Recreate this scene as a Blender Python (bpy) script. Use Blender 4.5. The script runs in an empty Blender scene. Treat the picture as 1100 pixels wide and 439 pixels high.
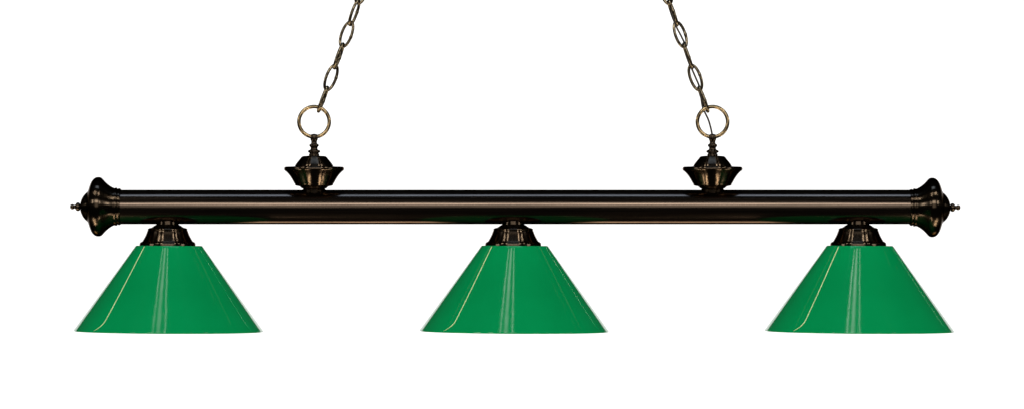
import bpy, bmesh, math, random
from mathutils import Vector, Matrix
random.seed(7)
sc = bpy.context.scene
COL = sc.collection
S = 0.0015                      # metres per photo pixel in the plane of the lamp
CX, CZ = 550.0, 219.5
def P(px, py, d=0.0):           # photo pixel + depth (px units) -> metres
    return Vector(((px-CX)*S, d*S, (CZ-py)*S))

# ------------------------------------------------------------------ materials
def new_mat(name):
    m = bpy.data.materials.new(name); m.use_nodes = True
    return m, m.node_tree.nodes, m.node_tree.links, m.node_tree.nodes['Principled BSDF']

def ramp(n, stops):
    r = n.new('ShaderNodeValToRGB')
    r.color_ramp.elements[0].position, r.color_ramp.elements[0].color = stops[0][0], (*stops[0][1], 1)
    r.color_ramp.elements[1].position, r.color_ramp.elements[1].color = stops[1][0], (*stops[1][1], 1)
    for p, c in stops[2:]:
        e = r.color_ramp.elements.new(p); e.color = (*c, 1)
    return r

def metal(name, dark, light, stretch, scale, rough, bump, edge=(.35, .32, .3), lo=.3, hi=.7):
    m, n, l, b = new_mat(name)
    tc = n.new('ShaderNodeTexCoord'); mp = n.new('ShaderNodeMapping')
    mp.inputs['Scale'].default_value = stretch
    l.new(tc.outputs['Object'], mp.inputs['Vector'])
    nz = n.new('ShaderNodeTexNoise'); nz.inputs['Scale'].default_value = scale
    nz.inputs['Detail'].default_value = 5; nz.inputs['Roughness'].default_value = .6
    l.new(mp.outputs[0], nz.inputs['Vector'])
    r = ramp(n, [(lo, dark), (hi, light)])
    l.new(nz.outputs['Fac'], r.inputs[0]); l.new(r.outputs[0], b.inputs['Base Color'])
    b.inputs['Metallic'].default_value = 1
    b.inputs['Specular Tint'].default_value = (*edge, 1)
    mr = n.new('ShaderNodeMapRange')
    mr.inputs['To Min'].default_value = rough*.75; mr.inputs['To Max'].default_value = rough*1.25
    l.new(nz.outputs['Fac'], mr.inputs['Value']); l.new(mr.outputs[0], b.inputs['Roughness'])
    bp = n.new('ShaderNodeBump'); bp.inputs['Strength'].default_value = bump; bp.inputs['Distance'].default_value = .0004
    l.new(nz.outputs['Fac'], bp.inputs['Height']); l.new(bp.outputs[0], b.inputs['Normal'])
    return m

def turned(m):                  # lathe-brushed: fine rings round the axis, so highlights stretch along the profile
    n, l = m.node_tree.nodes, m.node_tree.links; b = n['Principled BSDF']
    t = n.new('ShaderNodeTangent'); t.direction_type = 'RADIAL'; t.axis = 'Z'
    l.new(t.outputs[0], b.inputs['Tangent'])
    b.inputs['Anisotropic'].default_value = .93; b.inputs['Anisotropic Rotation'].default_value = .25
BRONZE_BAR = metal('brushed_bronze', (.050, .038, .030), (.112, .083, .063), (.5, 40, 40), 14, .165, .045)
BRONZE = metal('dark_bronze', (.040, .030, .021), (.062, .046, .032), (1, 1, 1), 30, .19, .004)
turned(BRONZE)
BRASS = metal('antique_brass_ring', (.20, .148, .08), (.34, .255, .145), (1, 1, 1), 60, .20, .04, (.6, .5, .35))
CHAIN = metal('antique_brass_chain', (.045, .035, .024), (.34, .285, .19), (1, 1, 1), 200, .24, .3, (.4, .36, .3), .42, .72)

m, n, l, b = new_mat('green_acrylic'); GREEN = m
tc = n.new('ShaderNodeTexCoord')
nz = n.new('ShaderNodeTexNoise'); nz.inputs['Scale'].default_value = 9; nz.inputs['Detail'].default_value = 3
l.new(tc.outputs['Object'], nz.inputs['Vector'])
r = ramp(n, [(.3, (.0005, .240, .069)), (.7, (.0005, .276, .081))])
l.new(nz.outputs['Fac'], r.inputs[0]); l.new(r.outputs[0], b.inputs['Base Color'])
mp = n.new('ShaderNodeMapping'); mp.inputs['Scale'].default_value = (1, 1, .35)
l.new(tc.outputs['Object'], mp.inputs['Vector'])
n2 = n.new('ShaderNodeTexNoise'); n2.inputs['Scale'].default_value = 26; n2.inputs['Detail'].default_value = 2
l.new(mp.outputs[0], n2.inputs['Vector'])
bp = n.new('ShaderNodeBump'); bp.inputs['Strength'].default_value = .09; bp.inputs['Distance'].default_value = .002
l.new(n2.outputs['Fac'], bp.inputs['Height']); l.new(bp.outputs[0], b.inputs['Normal'])
b.inputs['Roughness'].default_value = .09; b.inputs['IOR'].default_value = 1.45; b.inputs['Specular IOR Level'].default_value = .4

m, n, l, b = new_mat('pale_green_highlight'); HIGHLIGHT = m
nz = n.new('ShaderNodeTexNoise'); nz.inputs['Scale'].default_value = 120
r = ramp(n, [(.3, (.54, .76, .36)), (.7, (.66, .84, .44))])  # pale colour imitates a bright reflected line on the green shade
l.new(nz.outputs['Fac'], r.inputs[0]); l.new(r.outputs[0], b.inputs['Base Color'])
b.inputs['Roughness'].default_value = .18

m, n, l, b = new_mat('black_cord_rubber'); CORD = m
nz = n.new('ShaderNodeTexNoise'); nz.inputs['Scale'].default_value = 400
r = ramp(n, [(.3, (.010, .008, .007)), (.7, (.030, .022, .016))])
l.new(nz.outputs['Fac'], r.inputs[0]); l.new(r.outputs[0], b.inputs['Base Color'])
b.inputs['Roughness'].default_value = .4

m, n, l, b = new_mat('white_backdrop_paper'); PAPER = m
nz = n.new('ShaderNodeTexNoise'); nz.inputs['Scale'].default_value = 60
r = ramp(n, [(.3, (.88, .88, .88)), (.7, (.92, .92, .92))])
l.new(nz.outputs['Fac'], r.inputs[0]); l.new(r.outputs[0], b.inputs['Base Color'])
b.inputs['Roughness'].default_value = .9; b.inputs['Specular IOR Level'].default_value = .1

# ------------------------------------------------------------------ mesh helpers
def finish(name, bm, mat, sharp=38):
    bmesh.ops.recalc_face_normals(bm, faces=bm.faces)
    for f in bm.faces: f.smooth = True
    me = bpy.data.meshes.new(name); bm.to_mesh(me); bm.free()
    me.materials.append(mat)
    if sharp: me.set_sharp_from_angle(angle=math.radians(sharp))
    return me

def link(name, me, loc, parent=None, rot=None):
    o = bpy.data.objects.new(name, me); COL.objects.link(o)
    o.location = loc
    if rot is not None: o.rotation_euler = rot
    if parent is not None:
        o.parent = parent
        o.location = Vector(loc) - parent_world(parent)
    return o

WORLD = {}
def parent_world(p):
    v = Vector((0, 0, 0))
    while p is not None:
        v += p.location; p = p.parent
    return v

def soften(pts, it=2, closed=False):
    for _ in range(it):
        q = [pts[0]]
        for a, b_ in zip(pts, pts[1:]):
            q.append((a[0]*.75+b_[0]*.25, a[1]*.75+b_[1]*.25))
            q.append((a[0]*.25+b_[0]*.75, a[1]*.25+b_[1]*.75))
        q.append(pts[-1]); pts = q
    return pts

def lathe(profile, seg=96, closed=False):
    """profile: list of (radius_px, height_px) ; axis z, metres out."""
    bm = bmesh.new(); rings = []
    for r_, h in profile:
        if r_ < 1e-4:
            rings.append([bm.verts.new((0, 0, h*S))])
        else:
            rings.append([bm.verts.new((r_*S*math.cos(2*math.pi*k/seg), r_*S*math.sin(2*math.pi*k/seg), h*S)) for k in range(seg)])
    pairs = list(zip(rings, rings[1:]))
    if closed: pairs.append((rings[-1], rings[0]))
    for a, c in pairs:
        for k in range(seg):
            k2 = (k+1) % seg
            if len(a) == 1 and len(c) == 1: continue
            if len(a) == 1: bm.faces.new((a[0], c[k], c[k2]))
            elif len(c) == 1: bm.faces.new((a[k], c[0], a[k2]))
            else: bm.faces.new((a[k], c[k], c[k2], a[k2]))
    return bm

def sweep(points, rad, seg=12, closed=False):
    """tube along points (Vectors, metres)"""
    bm = bmesh.new(); N = len(points); rings = []
    up = None
    for i, p in enumerate(points):
        if closed: t = points[(i+1) % N]-points[i-1]
        else: t = points[min(i+1, N-1)]-points[max(i-1, 0)]
        t.normalize()
        if up is None:
            up = Vector((0, 1, 0)) if abs(t.y) < .9 else Vector((1, 0, 0))
        u = (up - t*up.dot(t)).normalized(); v = t.cross(u); up = u
        rr = rad(i/N) if callable(rad) else rad
        rings.append([bm.verts.new(p + (u*math.cos(2*math.pi*k/seg)+v*math.sin(2*math.pi*k/seg))*rr) for k in range(seg)])
    for i in range(N if closed else N-1):
        a, c = rings[i], rings[(i+1) % N]
        for k in range(seg):
            bm.faces.new((a[k], a[(k+1) % seg], c[(k+1) % seg], c[k]))
    if not closed:
        bm.faces.new(rings[0]); bm.faces.new(rings[-1])
    return bm

def catmull(pts, sub=8):
    out = []
    for i in range(len(pts)-1):
        p0, p1, p2, p3 = pts[max(i-1, 0)], pts[i], pts[i+1], pts[min(i+2, len(pts)-1)]
        for k in range(sub):
            t = k/sub
            out.append(.5*((2*p1)+(p2-p0)*t+(2*p0-5*p1+4*p2-p3)*t*t+(3*p1-p0-3*p2+p3)*t**3))
    out.append(pts[-1].copy()); return out

# ------------------------------------------------------------------ the lamp
BAR_Y = 222.2
root = bpy.data.objects.new('pendant_light', None); COL.objects.link(root)
root.location = P(552.5, 357); root.empty_display_size = .1
root['label'] = 'long dark bronze bar pendant light with three green cone shades'
root['category'] = 'pendant light'

# bar: a tube along x
LX, RX = 124.0, 983.0
half = (RX-LX)/2
prof = [(0, -half), (17.9, -half), (18.3, -half+.4)] + [(18.3, -half+.4+(2*half-.8)*k/24) for k in range(1, 25)] + [(17.9, half), (0, half)]
bm = lathe(prof, 160)
bmesh.ops.rotate(bm, verts=bm.verts, matrix=Matrix.Rotation(math.radians(90), 3, 'Y'))
link('crossbar', finish('crossbar', bm, BRONZE_BAR), P((LX+RX)/2, BAR_Y), root)

# flared end caps with a finial; local axis z pointing outwards, origin at the bar end
cap = [(18.5, -2), (19.3, -1.4), (19.7, -.4), (19.7, .6), (19.1, 1.2), (19.1, 1.7)]
bead = [(19.1, 1.7), (20.0, 2.0), (20.4, 3.0), (20.3, 4.0), (19.9, 4.5), (20.0, 5.2)]
bell = soften([(20.0, 5.2), (20.6, 6.8), (22.2, 9.6), (24.2, 12.2), (26.6, 14.8), (29.4, 17.2), (31.3, 19.2), (31.9, 22.2), (31.4, 25.4), (29.0, 28.4),
               (25.6, 30.4), (21.0, 32.0), (17.6, 33.0), (15.8, 34.2), (14.4, 36.0), (12.2, 38.0), (9.4, 39.8), (6.0, 41.2), (3.0, 41.8)], 2)
cap_me = finish('end_cap', lathe(cap + bead[1:] + bell[1:] + [(0, 41.9)], 128), BRONZE, 50)
fin = soften([(2.4, 0), (2.4, .6), (4.2, 1.2), (4.7, 3.0), (4.2, 4.8), (2.2, 5.8), (1.9, 7.0), (2.7, 8.0), (2.9, 9.4), (2.2, 11.0), (.9, 11.5), (0, 11.5)], 2)
fin_me = finish('finial', lathe(fin, 48), BRONZE, 0)
for px, sgn in ((128.0, -1), (979.0, 1)):
    yy = BAR_Y - .3 if sgn < 0 else BAR_Y + .5
    c = link('end_cap', cap_me, P(px, yy), root, (0, math.radians(90*sgn), 0))
    f = bpy.data.objects.new('finial', fin_me); COL.objects.link(f)
    f.parent = c; f.location = (0, 0, 41.2*S)

# loop mounts on top of the bar: origin on the bar's top line, heights upward
mount = [(0, -3.5), (12.0, -3.5), (12.6, .3), (11.6, 1.2), (13.8, 2.2), (14.6, 3.2), (16.2, 4.0), (19.6, 4.7), (20.6, 5.6), (20.6, 6.6)]
mount += soften([(21.0, 7.0), (22.0, 8.6), (23.6, 11.6), (25.8, 15.0), (28.2, 18.0), (30.6, 20.2)], 2)
mount += [(31.6, 20.8), (32.2, 21.8), (32.3, 23.0), (32.0, 24.2), (31.2, 24.9), (29.6, 25.1), (24.0, 25.2), (21.4, 25.4)]
mount += soften([(20.8, 25.6), (20.0, 27.4), (17.2, 31.0), (14.8, 33.8), (13.6, 35.6), (11.6, 36.4)], 2) + [(6.2, 36.7)]
mount_me = finish('ceiling_mount_cup', lathe(mount + [(0, 36.8)], 128), BRONZE, 50)
stem = [(5.6, 0), (5.6, 2.0), (4.9, 2.6), (4.8, 3.2)]
stem += soften([(4.9, 3.3), (6.4, 3.9), (6.8, 5.0), (6.3, 6.1), (4.4, 6.7), (3.6, 7.6), (3.7, 9.4), (4.6, 10.2), (5.3, 11.4), (4.8, 12.6), (3.4, 13.2), (3.0, 14.4), (3.2, 16.4), (3.9, 17.6), (4.2, 19.4), (4.1, 22.0), (3.4, 23.2), (1.4, 23.8)], 2)
stem_me = finish('stem', lathe(stem + [(0, 23.9)], 48), BRONZE, 45)
RC = 16.3
ring_me = finish('loop_ring', sweep([Vector((RC*S*math.cos(a), 0, RC*S*math.sin(a))) for a in [2*math.pi*k/120 for k in range(120)]], 2.05*S, 18, True), BRASS, 0)
for px, tilt in ((337.4, 5), (765.4, -7)):
    c = link('mounting_cup', mount_me, P(px, 204.2), root)
    s = bpy.data.objects.new('stem', stem_me); COL.objects.link(s); s.parent = c; s.location = (0, 0, 36.4*S)
    g = bpy.data.objects.new('loop_ring', ring_me); COL.objects.link(g); g.parent = c
    g.location = (0, 0, (204.2-131.0)*S); g.rotation_euler = (0, 0, math.radians(tilt))

# shade holders (fitters) under the bar, origin at the bar's underside (py 240)
fit = [(0, 3), (11.6, 3), (11.8, -.6), (12.8, -1.2), (14.4, -2.0)]
fit += soften([(15.6, -3.0), (17.6, -4.0), (19.8, -4.5), (21.2, -5.4), (21.6, -6.4)], 1)
fit += [(21.2, -7.0), (21.5, -7.6)]
fit += soften([(21.9, -8.2), (23.0, -11.5), (24.8, -15.0), (26.8, -18.4)], 2)
fit += [(27.4, -19.0), (28.8, -19.6), (29.8, -20.6), (30.1, -21.8), (30.1, -24.5), (0, -24.5)]
fit_me = finish('shade_holder', lathe(fit, 128), BRONZE, 50)

# shades: origin at the top rim (py 263.2)
sh_out = [(28.5, -.5), (34.6, -.1), (35.6, -.2), (36.2, -.8)]
N = 40
for k in range(N+1):
    t = k/N
    sh_out.append((36.6 + (101.5-36.6)*t, -1.3 - (91.0-1.3)*t))
sh_out += [(101.8, -91.4), (101.9, -91.9), (101.7, -92.3), (101.2, -92.35), (100.6, -91.8)]
sh_in = [(99.4, -90.0)] + [(99.0 + (35.0-99.0)*k/10, -89.5 + (89.5-2.6)*k/10) for k in range(11)] + [(28.5, -2.0)]
shade_me = finish('lamp_shade', lathe(sh_out + sh_in, 192, True), GREEN, 55)
# added beads imitating thin reflected highlights down each shade, dying out along the lip
def highlight_mesh(phi, rad, tail, mat):
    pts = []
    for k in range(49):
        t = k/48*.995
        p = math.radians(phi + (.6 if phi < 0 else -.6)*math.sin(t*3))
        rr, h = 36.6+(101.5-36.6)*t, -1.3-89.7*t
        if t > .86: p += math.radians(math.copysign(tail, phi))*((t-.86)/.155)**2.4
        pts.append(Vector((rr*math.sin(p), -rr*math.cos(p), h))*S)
    return finish('highlight_bead', sweep(pts, lambda t: rad*S*(1 if t < .9 else max(.2, 1-(t-.9)/.125)), 10), mat, 0)
highlight_l, highlight_r = highlight_mesh(-42, .56, 8, HIGHLIGHT), highlight_mesh(63, .5, 3, GREEN)
for px in (181.6, 552.9, 923.6):
    link('shade_holder', fit_me, P(px-1.6, 240), root)
    sh = link('lamp_shade', shade_me, P(px, 263.2), root, (0, math.radians(.35), 0))
    for sm in (highlight_l, highlight_r):
        so = bpy.data.objects.new('highlight_bead', sm); COL.objects.link(so); so.parent = sh

# cord woven through the right-hand chain
cpts = [(765.2, 146, 0), (763.6, 138, 0), (761.0, 129, .6), (757.6, 121.5, 2.6), (754.9, 115, 3.9), (753.2, 105, 2.6), (751.6, 94, 2.4), (747.2, 83.5, 0), (742.8, 73.5, -2.6),
        (738.6, 62, -2.2), (736.8, 50, 2.6), (731.2, 38, 0), (726.2, 28.5, -2.6), (722.4, 16, -2.2), (720.2, 3.5, 2.4), (714.8, -9, 0), (710, -19, -2.6), (706, -31, -2.0), (704.4, -43, 2.4), (698.8, -54, 0), (693, -66, -2.4), (688, -80, -2)]
pts = catmull([P(*q) for q in cpts], 8)
org = P(765.2, 146)
bm = sweep([p-org for p in pts], 1.05*S, 10)
link('power_cord', finish('power_cord', bm, CORD, 0), org, root)

# ------------------------------------------------------------------ the two chains
AC, BC, RW = 13.95, 5.5, 1.65
def link_mesh():
    K = 72; p = []
    for k in range(K):
        a = 2*math.pi*k/K
        cz, cx = math.cos(a), math.sin(a)
        p.append(Vector((BC*S*math.copysign(abs(cx)**.93, cx), 0, AC*S*cz)))
    def rr(t):
        d = abs(t-.27)             # the brazed joint on one side of each link
        return RW*S*(1 + .22*max(0, 1-d/.022))
    return finish('link', sweep(p, rr, 12, True), CHAIN, 0)
lm = link_mesh()
def chain(centers, step, rolls, label):
    cs = list(centers)
    while len(cs) < 10: cs.append((cs[-1][0]+step[0], cs[-1][1]+step[1]))
    r0 = bpy.data.objects.new('hanging_chain', None); COL.objects.link(r0)
    r0.location = P(*cs[0]); r0.empty_display_size = .03
    r0['label'] = label; r0['category'] = 'chain'; r0['group'] = 'chains holding up the bar light'
    for i, (x, y) in enumerate(cs):
        a = cs[max(i-1, 0)]; b_ = cs[min(i+1, len(cs)-1)]
        ax = (P(*b_)-P(*a)).normalized()
        q = Vector((0, 0, 1)).rotation_difference(ax).to_matrix()
        R = q @ Matrix.Rotation(math.radians(rolls[i]), 3, 'Z') @ Matrix.Rotation(math.radians(180 if i % 3 == 1 else 0), 3, 'X')
        o = bpy.data.objects.new('link', lm); COL.objects.link(o)
        o.parent = r0; o.location = P(x, y)-r0.location
        o.rotation_euler = R.to_euler()
chain([(346.9, 106.8), (355.6, 83.6), (363.9, 60.4), (372.3, 37.1), (380.6, 13.9), (388.9, -9.4)], (8.4, -23.2),
      [80, 22, 76, -12, 64, 18, 72, -8, 74, 12], 'bare antique brass chain slanting up to the right from its ring, no cord in it')
chain([(755.6, 106.8), (747.0, 83.6), (738.9, 60.5), (730.8, 37.3), (722.8, 14.2), (714.8, -9.0)], (-8.0, -23.2),
      [-80, -10, -84, 16, -78, -20, -78, 8, -76, -12], 'antique brass chain slanting up to the left with a black cord woven through its links')

# ------------------------------------------------------------------ backdrop
bm = bmesh.new()
bd = 9.0
vs = [bm.verts.new(v) for v in ((-6.5, bd, -1.9), (6.5, bd, -1.9), (6.5, bd, 1.9), (-6.5, bd, 1.9))]
bm.faces.new(vs)
g = bmesh.ops.extrude_face_region(bm, geom=bm.faces[:])
bmesh.ops.translate(bm, verts=[v for v in g['geom'] if isinstance(v, bmesh.types.BMVert)], vec=(0, .01, 0))
bdo = link('backdrop', finish('backdrop', bm, PAPER), (0, 0, 0))
bdo['kind'] = 'structure'; bdo['label'] = 'plain white paper backdrop behind the lamp'

# ------------------------------------------------------------------ lamps
def area(name, d, L, sx, sy, radiance, col=(1, 1, 1), up=(0, 0, 1), roll=0, spread=180, at=Vector((0, 0, 0))):
    d = Vector(d).normalized()
    ld = bpy.data.lights.new(name, 'AREA'); ld.shape = 'RECTANGLE'; ld.size = sx; ld.size_y = sy
    ld.energy = radiance*math.pi*sx*sy; ld.color = col; ld.spread = math.radians(spread)
    o = bpy.data.objects.new(name, ld); COL.objects.link(o)
    z = d; u = Vector(up); x = u.cross(z).normalized(); y = z.cross(x)
    M = Matrix((x, y, z)).transposed() @ Matrix.Rotation(math.radians(roll), 3, 'Z')
    o.matrix_world = Matrix.Translation(Vector(at)+d*L) @ M.to_4x4()
    return o
GRID = .01
def refl(phi, e):               # direction a surface normal (azimuth phi, elevation e) mirrors towards
    p, e = math.radians(phi), math.radians(e)
    nn = Vector((math.cos(e)*math.sin(p), -math.cos(e)*math.cos(p), math.sin(e)))
    v = Vector((0, -1, 0))
    return 2*nn.dot(v)*nn - v
def el(deg, az=0):
    a, z = math.radians(deg), math.radians(az)
    return Vector((math.cos(a)*math.sin(z), -math.cos(a)*math.cos(z), math.sin(a)))

area('softbox_key', el(21), 6, 6.0, 1.0, 6.4, (1, .965, .92))
area('softbox_wide', el(14), 9.5, 8.0, 5.0, 1.3, (1, .93, .84))
area('softbox_overhead', el(83), 8, 4.4, 1.6, 4.2, (.45, .66, 1))
for k, px in enumerate((181.6, 552.9, 923.6)):      # gridded strips, one over each shade
    q = P(px, 352); 
    for phi, wd, rad in ((-5, .13, 1.0), (-8.6, .035, 1.7), (-.8, .03, 2.0)):
        p_ = math.radians(phi); o_ = q + Vector((96*S*math.sin(p_), -96*S*math.cos(p_), 0))
        area('grid_strip', refl(phi, 36.3), 2.2, wd, .22, rad*GRID*1.25, (1, 1, 1), up=(0, -1, 0), spread=7, at=o_)
for s in (-1, 1):
    area('strip_upper', refl(s*14, 25.5), 6, .20, 1.4, 44, (1, .93, .82))
    area('strip_upper', refl(s*23, 25.5), 6, .20, 1.4, 44, (1, .93, .82))
    area('strip_lower', refl(s*15, -29), 5, .32, 2.2, 34, (1, .82, .6))
    area('strip_lower', refl(s*25, -29), 5, .24, 2.2, 34, (1, .82, .6))
area('softbox_under', Vector((0, .5, -.86)), 4, 4.5, .9, 6, (1, .85, .70), up=(0, 1, 0))
for s in (-1, 1):
    area('softbox_side', el(13, s*68), 6, 1.6, .8, 13, (1, .96, .9))
    area('softbox_side_low', el(-34, s*68), 5, 1.6, .5, 11, (1, .85, .66))
# backdrop lamps stand well behind the fixture and face the paper
for zz in (3.0, -3.0):
    o = area('backdrop_lamp', Vector((0, -1, 0)), 1, 14.0, 1.0, 7.3, (.97, .985, 1))
    pos = Vector((0, 6.6, zz)); d = Vector((0, -1, .75*math.copysign(1, zz))).normalized()
    x = Vector((1, 0, 0)); y = d.cross(x)
    o.matrix_world = Matrix.Translation(pos) @ Matrix((x, y, d)).transposed().to_4x4()

w = bpy.data.worlds.new('World'); sc.world = w; w.use_nodes = True
w.node_tree.nodes['Background'].inputs[0].default_value = (1, 1, 1, 1)
w.node_tree.nodes['Background'].inputs[1].default_value = .02

# ------------------------------------------------------------------ camera
cd = bpy.data.cameras.new('Camera'); cam = bpy.data.objects.new('Camera', cd); COL.objects.link(cam)
DIST = 8.0
cam.location = (0, -DIST, 0); cam.rotation_euler = (math.radians(90), 0, 0)
cd.sensor_width = 36; cd.sensor_fit = 'HORIZONTAL'; cd.lens = 36*DIST/(1100*S)
cd.clip_start = .1; cd.clip_end = 100
sc.camera = cam
vs_ = sc.view_settings
sc.display_settings.display_device = 'sRGB'
vs_.view_transform = 'Standard'; vs_.look = 'None'; vs_.exposure = 0; vs_.gamma = 1; vs_.use_curve_mapping = False
